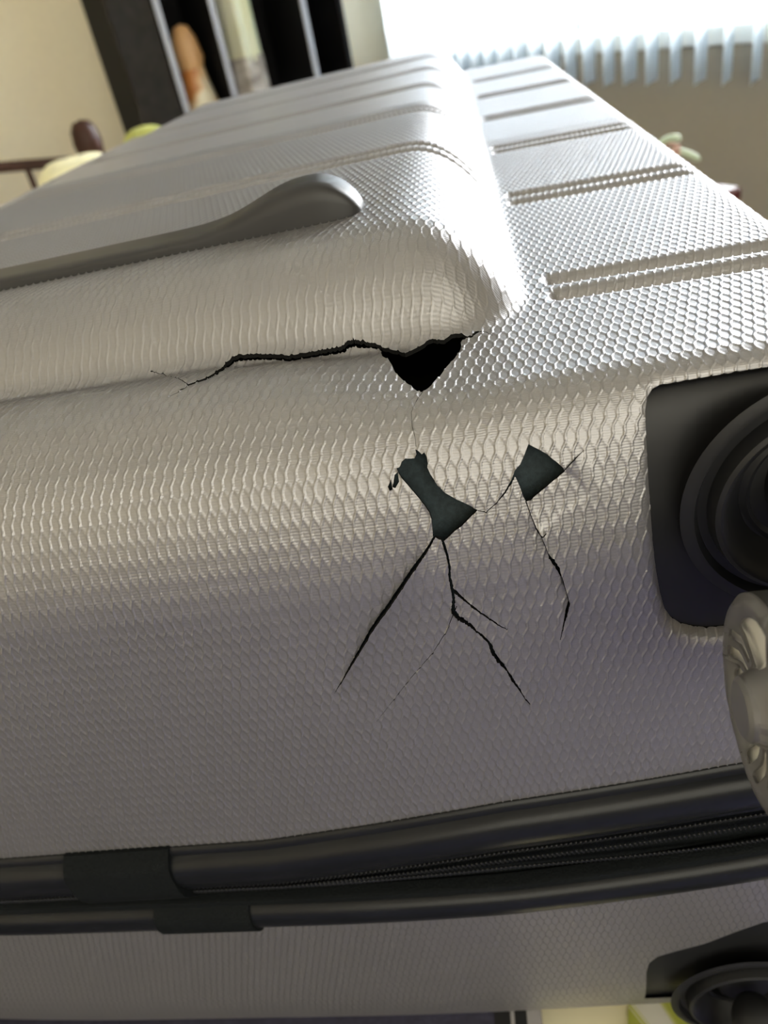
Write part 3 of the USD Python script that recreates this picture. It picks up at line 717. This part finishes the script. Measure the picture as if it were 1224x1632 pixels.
# the grip on the front
hx = -79.0 - 60.5 * np.sin(np.linspace(-np.pi / 2, np.pi / 2, 110)) * -1
u = np.abs(hx + 79.0) / 60.5
zs = -31.0 - 3.2 * np.clip((-15 - hx) / 110.0, 0, 1.3) - 0.4
hh = 2.6 + 4.8 * np.exp(-(np.abs(u - 0.84) / 0.21) ** 2.2)
end = np.clip(1 - np.clip((u - 0.86) / 0.14, 0, 1) ** 2.4, 0, 1) ** 0.5
hh = hh * np.maximum(end, 0.02)
wd = 6.0 * np.maximum(end, 0.02) ** 0.5
rings = []
for x, zz, h, w, uu in zip(hx, zs, hh, wd, u):
    t = np.linspace(0, 2 * np.pi, 28, endpoint=False)
    e = 0.42
    cs, sn = np.sign(np.cos(t)) * np.abs(np.cos(t)) ** e, np.sign(np.sin(t)) * np.abs(np.sin(t)) ** e
    rings.append(np.stack([np.full(28, x), 147.0 + w * cs, zz + h * np.maximum(sn, -0.25)], -1))
case_part("grip_handle", loft(np.array(rings)), "handle_grey", 50, label="dark grey plastic grip on the front panel")


# ---------------------------------------------------------------- the room
def wall_with_opening(s0, s1, z0, z1, o, axis, at, thick, outward):
    """Boxes round an opening o = (a0, a1, z0, z1) in a wall along the room's s (or t) axis."""
    parts = []
    for a0, a1, b0, b1 in ((s0, o[0], z0, z1), (o[1], s1, z0, z1), (o[0], o[1], z0, o[2]), (o[0], o[1], o[3], z1)):
        lo, hi = (at - thick, at) if outward < 0 else (at, at + thick)
        parts.append(rbox(a0, a1, lo, hi, b0, b1, 0.0005) if axis == "s" else rbox(lo, hi, a0, a1, b0, b1, 0.0005))
    return join(parts)


S = dict(kind="structure")
put("floor", rbox(-0.15, RW + 0.15, -0.15, RD + 0.15, -0.1, 0.0, 0.0005), "unseen_carpet", label="out-of-view carpeted floor, lavender grey to tint the suitcase", **S)
put("ceiling", rbox(-0.15, RW + 0.15, -0.15, RD + 0.15, RH, RH + 0.1, 0.0005), "ceiling_paint", **S)
put("wall_window", wall_with_opening(-0.15, RW + 0.15, 0, RH, (WS0, WS1, WZ0, WZ1), "s", 0.0, 0.15, -1), "shaded_wall_paint", **S)
put("wall_wardrobe", rbox(-0.15, 0.0, 0.0, RD + 0.15, 0, RH, 0.0005), "wall_paint", **S)
put("wall_left", rbox(0, RW + 0.15, RD, RD + 0.15, 0, RH, 0.0005), "wall_paint", **S)
put("wall_back", rbox(RW, RW + 0.15, 0, RD, 0, RH, 0.0005), "wall_paint", **S)

def pane(a, b):
    return np.array([room(a, -0.06, WZ0 + 0.042), room(b, -0.06, WZ0 + 0.042), room(b, -0.06, WZ1 - 0.042), room(a, -0.06, WZ1 - 0.042)]), np.array([[0, 2, 1], [0, 3, 2]])


win = Thing("window_1", room((WS0 + WS1) / 2, -0.05, WZ0), "wide window with a pale frame behind vertical blinds", kind="structure")
fr = 0.042
win.part("frame", rbox(WS0, WS1, -0.11, 0.012, WZ0, WZ0 + fr), "frame_white", label="pale lower frame of the window")
win.part("frame", rbox(WS0, WS1, -0.11, 0.012, WZ1 - fr, WZ1), "frame_white")
win.part("frame", rbox(WS0, WS0 + fr, -0.11, 0.012, WZ0 + fr, WZ1 - fr), "frame_white")
win.part("frame", rbox(WS1 - fr, WS1, -0.11, 0.012, WZ0 + fr, WZ1 - fr), "frame_white")
sm = 0.93
win.part("mullion", rbox(sm - 0.014, sm + 0.014, -0.10, -0.02, WZ0 + fr, WZ1 - fr), "frame_white")
win.part("pane", pane(WS0 + fr, sm - 0.014), "pane_glass")
win.part("pane", pane(sm + 0.014, WS1 - fr), "pane_glass")
win.part("jamb_seal", rbox(WS0 - 0.045, WS0 - 0.012, 0.0, 0.02, WZ0 - 0.02, WZ1), "dark_jamb", label="dark strip beside the window frame")

blind = Thing("vertical_blind", room((WS0 + WS1) / 2, 0.06, ZC - 0.30), "pale blue vertical slat blind hanging in front of the bright window", "window blind")
blind.part("head_rail", rbox(WS0 - 0.05, WS1 + 0.1, 0.03, 0.09, WZ1 + 0.03, WZ1 + 0.08), "frame_white")
k = 0
sl = WS0 + 0.06
while sl < WS1 + 0.08:
    ang = math.radians(62 + rng.uniform(-3, 3))
    w, n = 0.088, 7
    aa = np.linspace(-0.5, 0.5, n)
    bow = 0.006 * (1 - 4 * aa ** 2)
    loc = np.stack([aa * w, bow], -1)
    ca, sa = math.cos(ang), math.sin(ang)
    loc = np.stack([loc[:, 0] * ca - loc[:, 1] * sa, loc[:, 0] * sa + loc[:, 1] * ca], -1)
    zb = ZC - 0.300 + rng.uniform(-0.003, 0.003)
    front = np.array([[room(sl + a, 0.062 + b, zb), room(sl + a, 0.062 + b, WZ1 + 0.03)] for a, b in loc])
    off = np.array([*(-sa * E1 + ca * E2), 0]) * 0.0009
    sec = np.concatenate([front, (front + off)[::-1]])
    blind.part("slat", loft(np.swapaxes(sec, 0, 1)), "slat", 40)
    sl += 0.077

# unseen window behind the camera, its cream curtain drawn, placed to light the near side
win2 = Thing("unseen_window_2", room(RW - 0.02, (W2S0 + W2S1) / 2, W2Z0), "unseen wide window in the back wall behind a drawn curtain, placed to light the near side", kind="structure")
for a, b, c0, c1 in ((W2S0 - 0.05, W2S1 + 0.05, W2Z1, W2Z1 + 0.05), (W2S0 - 0.05, W2S1 + 0.05, W2Z0 - 0.05, W2Z0), (W2S0 - 0.05, W2S0, W2Z0, W2Z1), (W2S1, W2S1 + 0.05, W2Z0, W2Z1)):
    win2.part("frame", rbox(RW - 0.06, RW, a, b, c0, c1), "frame_white")
cu = np.linspace(W2S0, W2S1, 240)
wave_ = RW - 0.028 + 0.010 * np.sin(cu * 60)
win2.part("curtain", loft(np.stack([np.array([room(s, t, z) for s, t in zip(wave_, cu)]) for z in (W2Z0, W2Z1)]), caps=False, closed=False), "frame_white", 60)  # unseen like its window; the light stands just before it

# the wardrobe on the far wall
wdep = 0.36


def t_at(bearing, s):
    """The place along the wardrobe's front at which one looks from the camera in this bearing (x over y)."""
    a = CORNER + s * E1
    return (bearing * a[1] - a[0]) / (E2[0] - bearing * E2[1])


wd0, wd1 = t_at(-0.107, wdep), t_at(-0.368, wdep)
wr = Thing("wardrobe", room(wdep / 2, (wd0 + wd1) / 2, 0), "tall black open wardrobe with stile edges painted pale for window light against the cream wall", "wardrobe")
wr.part("back_panel", rbox(0.005, 0.02, wd0, wd1, 0.02, 2.2), "cabinet_black")
wr.part("top", rbox(0.005, wdep, wd0, wd1, 2.2, 2.23), "cabinet_black")
wr.part("base", rbox(0.005, wdep, wd0, wd1, 0.0, 0.06), "cabinet_black")


tS = [t_at(b, wdep) for b in (-0.107, -0.151, -0.2505, -0.311, -0.368)]
wr.part("door_panel", rbox(wdep - 0.02, wdep, tS[3] + 0.012, tS[4], 0.06, 2.2), "dark_wood", label="dark brown closed door of the wardrobe")
for t in tS[1:4]:
    wr.part("stile", rbox(0.02, wdep + 0.004, t - 0.009, t + 0.009, 0.06, 2.2), "cabinet_black")
    wr.part("stile_sheen", rbox(wdep + 0.004, wdep + 0.010, t - 0.0095, t + 0.0095, 0.06, 2.2), "stile_grey")  # pale strip: window light on the stile edge, put into the colour
wr.part("side_panel", rbox(0.005, wdep, wd0, wd0 + 0.02, 0.06, 2.2), "cabinet_black")
wr.part("side_panel", rbox(0.005, wdep - 0.02, wd1 - 0.02, wd1, 0.06, 2.2), "cabinet_black")
for a, b in ((tS[2] + 0.02, tS[3] - 0.02),):
    wr.part("shelf", rbox(0.02, wdep - 0.01, a - 0.01, b + 0.01, ZC - 0.42, ZC - 0.40), "cabinet_black")

# a figurine on the wardrobe's shelf
mat("figurine_glaze", {"g": ("geometry", {}), "n": ("noise_texture", {"scale": 9.0, "detail": 3.0}), "r": ("rgb_ramp", {"ramp": [(0.44, (0.85, 0.74, 0.52)), (0.53, (0.80, 0.52, 0.25)), (0.62, (0.55, 0.20, 0.05))]}),
                       "p": ("principled_bsdf", {"roughness": 0.35})}, [("g.position", "n.vector"), ("n.fac", "r.fac"), ("r.color", "p.base_color")])
plain("figurine_head", (0.68, 0.38, 0.16), 0.4)
fig_t = t_at(-0.291, wdep - 0.10)
fo = room(wdep - 0.10, fig_t, ZC - 0.40)
fg = Thing("figurine", fo, "cream and orange glazed figurine standing inside the dark wardrobe", "figurine")
bd = lathe([(0, 0), (0.055, 0), (0.062, 0.03), (0.052, 0.12), (0.056, 0.20), (0.052, 0.27), (0.040, 0.315), (0.0, 0.325)], 36)
hd = lathe([(0, 0.29), (0.036, 0.30), (0.044, 0.345), (0.040, 0.40), (0.026, 0.432), (0.0, 0.44)], 36)
for nm, m, mt in (("body", bd, "figurine_glaze"), ("head", hd, "figurine_head")):
    v = m.vertices.copy()
    v[:, 0] *= 1 + 0.12 * np.sin(v[:, 2] * 40)
    fg.part(nm, (v + fo, m.faces), mt, 50)
# a pale coat hanging in the next bay
mat("pale_cloth", {"g": ("geometry", {}), "n": ("noise_texture", {"scale": 5.0, "detail": 4.0}), "r": ("rgb_ramp", {"ramp": [(0.35, (0.74, 0.72, 0.42)), (0.65, (0.84, 0.82, 0.62))]}),
                   "p": ("principled_bsdf", {"roughness": 0.9})}, [("g.position", "n.vector"), ("n.fac", "r.fac"), ("r.color", "p.base_color")])
mat("fur_trim", {"g": ("geometry", {}), "n": ("noise_texture", {"scale": 28.0, "detail": 6.0}), "r": ("rgb_ramp", {"ramp": [(0.35, (0.30, 0.25, 0.21)), (0.65, (0.66, 0.60, 0.53))]}),
                 "p": ("principled_bsdf", {"roughness": 0.95})}, [("g.position", "n.vector"), ("n.fac", "r.fac"), ("r.color", "p.base_color")])


def coat(z0, z1, name, mt, wide, own):
    t0, t1 = t_at(-0.206, wdep - 0.09), t_at(-0.2455, wdep - 0.09)
    n = 60
    rings = []
    for z in np.linspace(z0, z1, 24):
        a = np.linspace(0, 2 * np.pi, n, endpoint=False)
        fold = 1 + 0.10 * np.sin(5 * a + z * 2.0) + 0.05 * np.sin(9 * a - z * 5)
        hw = (t1 - t0) / 2 * wide
        rings.append([room(wdep - 0.12 + 0.07 * math.sin(x) * f, (t0 + t1) / 2 + hw * math.cos(x) * (0.75 + 0.25 * f), z) for x, f in zip(a, fold)])
    own.part(name, loft(np.array(rings)), mt, 60)


ct = Thing("coat", room(wdep - 0.12, t_at(-0.225, wdep - 0.12), ZC - 0.4), "pale yellow-green coat with a grey-brown fur hem hanging in the wardrobe", "coat")
coat(ZC - 0.10, ZC + 0.9, "body", "pale_cloth", 1.0, ct)
coat(ZC - 0.40, ZC - 0.085, "hem", "fur_trim", 1.06, ct)
hk = [room(wdep - 0.12, t_at(-0.225, wdep - 0.12) + 0.02 * math.sin(a), ZC + 0.95 - 0.05 + 0.02 * math.cos(a)) for a in np.linspace(-2.2, 2.2, 14)]
ct.part("hanger_hook", tube(np.array(hk), 0.003, 6), "stile_grey")

# ---------------------------------------------------------------- the bed
FOOT = np.array([-0.972, 2.20])               # the turned post that shows over the suitcase
bx = lambda s, t, z: np.array([*(FOOT + s * E1 + t * E2), z])   # s towards the camera, t to the left


def bbox(s0, s1, t0, t1, z0, z1, b=0.01):
    return placed(bev_box(s1 - s0, t1 - t0, z1 - z0, b), bx((s0 + s1) / 2, (t0 + t1) / 2, (z0 + z1) / 2), X3, Y3, Z3)


BL, BT0, BT1 = 2.315, -0.30, 1.35
bed = Thing("bed", bx(BL / 2, 0.5, 0), "dark brown wooden bed with a turned post and curved rail", "bed")
post = [(0, 0), (0.026, 0), (0.026, 0.50), (0.020, 0.54), (0.030, 0.58), (0.019, 0.62), (0.021, 0.645), (0.0345, 0.685), (0.038, 0.715), (0.034, 0.745), (0.022, 0.764), (0, 0.77)]
for t in (0.0, 1.55):
    m = lathe(post, 32)
    bed.part("post", (m.vertices + bx(0, t, 0), m.faces), "brown_wood", 50)
tt = np.linspace(0.02, 1.53, 40)
rail = np.array([bx(0, t, 0.690 + 0.10 * (abs(t - 0.775) / 0.775) ** 2 * 0 + 0.085 * math.cos((t - 0.775) / 0.775 * math.pi / 2) - 0.02) for t in tt])
bed.part("top_rail", tube(rail, 0.0135, 12), "brown_wood", 50)
for t in np.arange(0.17, 1.5, 0.17):
    zt = 0.690 + 0.085 * math.cos((t - 0.775) / 0.775 * math.pi / 2) - 0.03
    bed.part("spindle", tube(np.array([bx(0, t, 0.3), bx(0, t, 0.45), bx(0, t, zt)]), 0.008, 10), "brown_wood", 50)
bed.part("side_rail", bbox(0.03, BL, BT0 + 0.03, BT0 + 0.06, 0.18, 0.32), "brown_wood")
bed.part("side_rail", bbox(0.03, BL, BT1, BT1 + 0.03, 0.18, 0.32), "brown_wood")
bed.part("mattress", bbox(0.04, BL, BT0 + 0.06, BT1, 0.24, BED - 0.012, 0.04), "frame_white")

mat("sheet_cloth", {"g": ("geometry", {}), "v": ("voronoi_texture", {"scale": 7.5, "randomness": 1.0}), "sp": ("separate_color", {}),
                    "w": ("wave_texture", {"wave_type": "bands", "bands_direction": "diagonal", "scale": 11.0, "distortion": 3.5, "detail": 2.0, "detail_scale": 1.5}),
                    "r": ("rgb_ramp", {"ramp": [(0.0, (0.86, 0.85, 0.78)), (0.45, (0.84, 0.84, 0.74)), (0.62, (0.56, 0.58, 0.16)), (0.8, (0.66, 0.66, 0.25)), (1.0, (0.86, 0.85, 0.78))]}),
                    "lt": ("math", {"math_type": "greater_than", "value2": 0.52}), "mx": ("mix", {"color1": (0.84, 0.78, 0.55)}),
                    "p": ("principled_bsdf", {"roughness": 0.9, "sheen_weight": 0.1})},
    [("g.position", "v.vector"), ("g.position", "w.vector"), ("v.color", "sp.color"), ("sp.r", "lt.value1"), ("lt.value", "mx.fac"), ("w.fac", "r.fac"), ("r.color", "mx.color2"), ("mx.color", "p.base_color")])
sg, tg = np.linspace(0.05, BL + 0.02, 120), np.linspace(BT0 + 0.02, BT1 + 0.02, 110)
SG, TG = np.meshgrid(sg, tg, indexing="ij")
xy = FOOT[None, None] + SG[..., None] * E1 + TG[..., None] * E2
zz = BED - 0.004 + 0.006 * fbm(np.stack([xy[..., 0] * 5, xy[..., 1] * 5, 0 * SG], -1).reshape(-1, 3)).reshape(SG.shape)
edge = np.minimum(np.minimum(SG - sg[0], sg[-1] - SG), np.minimum(TG - tg[0], tg[-1] - TG))
zz = zz - 0.10 * (1 - np.clip(edge / 0.06, 0, 1)) ** 2
near_case = (xy[..., 0] > -0.36) & (xy[..., 0] < 0.13) & (xy[..., 1] > 0.08) & (xy[..., 1] < 0.85)
zz = np.where(near_case, np.minimum(zz, BED - 0.002), zz)
put("bed_sheet", loft(np.concatenate([xy, zz[..., None]], -1), caps=False, closed=False), "sheet_cloth", 60, label="cream bed sheet with yellow-green leaf strokes spread under the suitcase", category="bed sheet", kind="thing")


def cushion(name, c, size, rot, mt, label, cat, seed):
    m = trimesh.creation.icosphere(4)
    v = m.vertices
    v = np.sign(v) * np.abs(v) ** np.array([0.6, 0.6, 0.95])
    v = v * np.array(size) + 0.012 * fbm(v * 2.2 + seed)[:, None] * v
    ca, sa = math.cos(rot), math.sin(rot)
    v = np.stack([v[:, 0] * ca - v[:, 1] * sa, v[:, 0] * sa + v[:, 1] * ca, v[:, 2]], -1)
    return put(name, (v + c, m.faces), mt, 60, label=label, category=cat)


grained("quilt_cream", (0.80, 0.76, 0.50), 0.9, 20.0, 0.18, 0.001)
grained("quilt_green", (0.42, 0.44, 0.12), 0.9, 20.0, 0.2, 0.001)
cushion("pillow", np.array([-0.885, 1.90, BED + 0.080]), (0.10, 0.07, 0.080), 0.54, "quilt_cream", "rumpled pale yellow pillow on the bed before the curved rail", "pillow", 3)
cushion("pillow", np.array([-0.695, 1.884, BED + 0.098]), (0.055, 0.06, 0.098), 0.54, "quilt_green", "small green cushion on the bed before the wardrobe", "pillow", 9)

# unseen bench under the photographer, placed to tint the suitcase's near side violet
grained("blue_violet_cloth", (0.12, 0.125, 0.34), 0.9, 300.0, 0.2, 0.001)
bench = Thing("unseen_bench", bx(2.62, 0.5, 0), "unseen blue-violet upholstered bench at the end of the bed, placed to tint the near side of the suitcase", "bench")
bench.part("cushion", bbox(2.36, 2.90, -0.30, 1.30, 0.36, 0.50, 0.03), "blue_violet_cloth")
bench.part("frame", bbox(2.38, 2.88, -0.28, 1.28, 0.30, 0.36), "brown_wood")
for a in (2.41, 2.85):
    for b in (-0.25, 1.25):
        bench.part("leg", bbox(a - 0.025, a + 0.025, b - 0.025, b + 0.025, 0.0, 0.30), "brown_wood")

# a folded throw on the end of the bed, its border showing; the rest, out of view, darkens the near side
grained("throw_cloth", (0.035, 0.034, 0.062), 0.9, 400.0, 0.2, 0.0008)
plain("throw_black", (0.008, 0.008, 0.010), 0.9)
plain("throw_grey", (0.30, 0.29, 0.30), 0.9)
throw = Thing("folded_throw", np.array([-0.27, 0.0, BED]), "folded blue-violet throw with a black and grey border on the bed end, mostly out of view", "blanket")


def throw_piece(xa, xb, name, mt):
    n = 28
    rings = []
    for x in np.linspace(xa, xb, max(4, int((xb - xa) / 0.03))):
        y0, y1 = 0.222 + (x - 0.247) * 0.604 + 0.012, 0.165
        ys = np.linspace(y0, y1, n)
        h = 0.0095 + 0.0012 * np.sin(ys * 90 + x * 14)
        low = np.full(n, BED - 0.004)
        top = np.stack([np.full(n, x), ys, BED + h], -1)
        rings.append(np.vstack([top, np.stack([np.full(n, x), ys, low], -1)[::-1]]))
    throw.part(name, loft(np.array(rings)), mt, 60)


throw_piece(-0.56, -0.0265, "cloth", "throw_cloth")
throw_piece(-0.0265, -0.0200, "border_stripe", "throw_black")
throw_piece(-0.0200, -0.0185, "border_stripe", "throw_grey")
throw_piece(-0.0185, -0.0137, "border_stripe", "throw_black")
throw_piece(-0.0137, -0.0082, "border_stripe", "throw_grey")

# a quilt beside it, under the rear wheel
mat("quilt_strokes", {"g": ("geometry", {}), "d": ("vector_math", {"math_type": "dot_product", "vector2": (0.90, 0.42, 0.0)}), "c": ("combine_xyz", {}),
                      "n": ("noise_texture", {"scale": 60.0, "detail": 3.0}), "w": ("wave_texture", {"wave_type": "bands", "bands_direction": "x", "scale": 21.0, "distortion": 1.6, "detail": 2.0, "detail_scale": 60.0}),
                      "r": ("rgb_ramp", {"ramp": [(0.0, (0.88, 0.88, 0.83)), (0.52, (0.86, 0.86, 0.80)), (0.70, (0.62, 0.66, 0.17)), (1.0, (0.50, 0.55, 0.09))]}),
                      "p": ("principled_bsdf", {"roughness": 0.9})},
    [("g.position", "d.vector1"), ("d.value", "c.x"), ("c.vector", "w.vector"), ("w.fac", "r.fac"), ("r.color", "p.base_color")])
rings = []
for x in np.linspace(0.0, 1.0, 14):
    xs_, ys = 0.0265 + 0.125 * x, np.linspace(0.222 + (0.0265 + 0.125 * x - 0.247) * 0.604 + 0.004, 0.1655, 22)
    top = np.stack([xs_ - 0.20 * (0.150 - ys) * (1 - x), ys, BED + 0.0085 * min(1, 0.15 + 14 * x) + 0.0012 * np.sin(ys * 120 + x * 9)], -1)
    low = top.copy()
    low[:, 2] = BED - 0.004
    rings.append(np.vstack([top, low[::-1]]))
put("quilt", loft(np.array(rings)), "quilt_strokes", 60, label="white quilt with yellow-green brush strokes under the suitcase's rear wheel", category="quilt")

# ---------------------------------------------------------------- beside the window: a small table with a plant
tb0 = np.array([0.240, 1.122])
tz = ZC - 0.290
tab = Thing("side_table", np.array([*tb0, 0]), "small dark red wooden table under the window", "table")
grained("red_wood", (0.10, 0.020, 0.018), 0.3, 25.0, 0.3, 0.0003)
plain("leaf_pale", (0.50, 0.62, 0.46), 0.45, transmission_weight=0.0, subsurface_weight=0.0)
plain("pot_clay", (0.35, 0.18, 0.11), 0.8)
tab.part("top", placed(bev_box(0.16, 0.18, 0.018, 0.004), np.array([*tb0, tz - 0.009]), X3, Y3, Z3), "red_wood")
for a in (-1, 1):
    for b in (-1, 1):
        q = tb0 + E1 * 0.06 * a + E2 * 0.07 * b
        tab.part("leg", tube(np.array([[*q, 0.0], [*q, tz * 0.5], [*q, tz - 0.016]]), np.array([0.010, 0.013, 0.015]), 12), "red_wood")
pc = np.array([0.240, 1.125, tz])
pl = Thing("potted_plant", pc, "pale green fleshy-leaved plant in a clay pot on the red table", "plant")
pl.part("pot", (lathe([(0, 0.0), (0.03, 0.0), (0.038, 0.05), (0.042, 0.05), (0.042, 0.06), (0.034, 0.06), (0.033, 0.045), (0, 0.045)], 32).vertices + pc, lathe([(0, 0.0), (0.03, 0.0), (0.038, 0.05), (0.042, 0.05), (0.042, 0.06), (0.034, 0.06), (0.033, 0.045), (0, 0.045)], 32).faces), "pot_clay", 40)
tips = [(0.2848, 1.13, ZC - 0.2254), (0.3096, 1.13, ZC - 0.255), (0.17, 1.12, ZC - 0.21), (0.19, 1.20, ZC - 0.20), (0.21, 1.06, ZC - 0.20), (0.26, 1.19, ZC - 0.235)]
for tp in tips:
    a, b = pc + np.array([0, 0, 0.045]), np.array(tp)
    s = np.linspace(0, 1, 14)
    arc = a + (b - a) * s[:, None] + np.array([0, 0, 1.0]) * (0.012 * np.sin(s * np.pi))[:, None]
    rr = np.interp(s, [0, 0.3, 0.9, 0.96, 1.0], [0.002, 0.004, 0.0055, 0.005, 0.002])
    pl.part("leaf", tube(arc, rr, 10), "leaf_pale", 60)
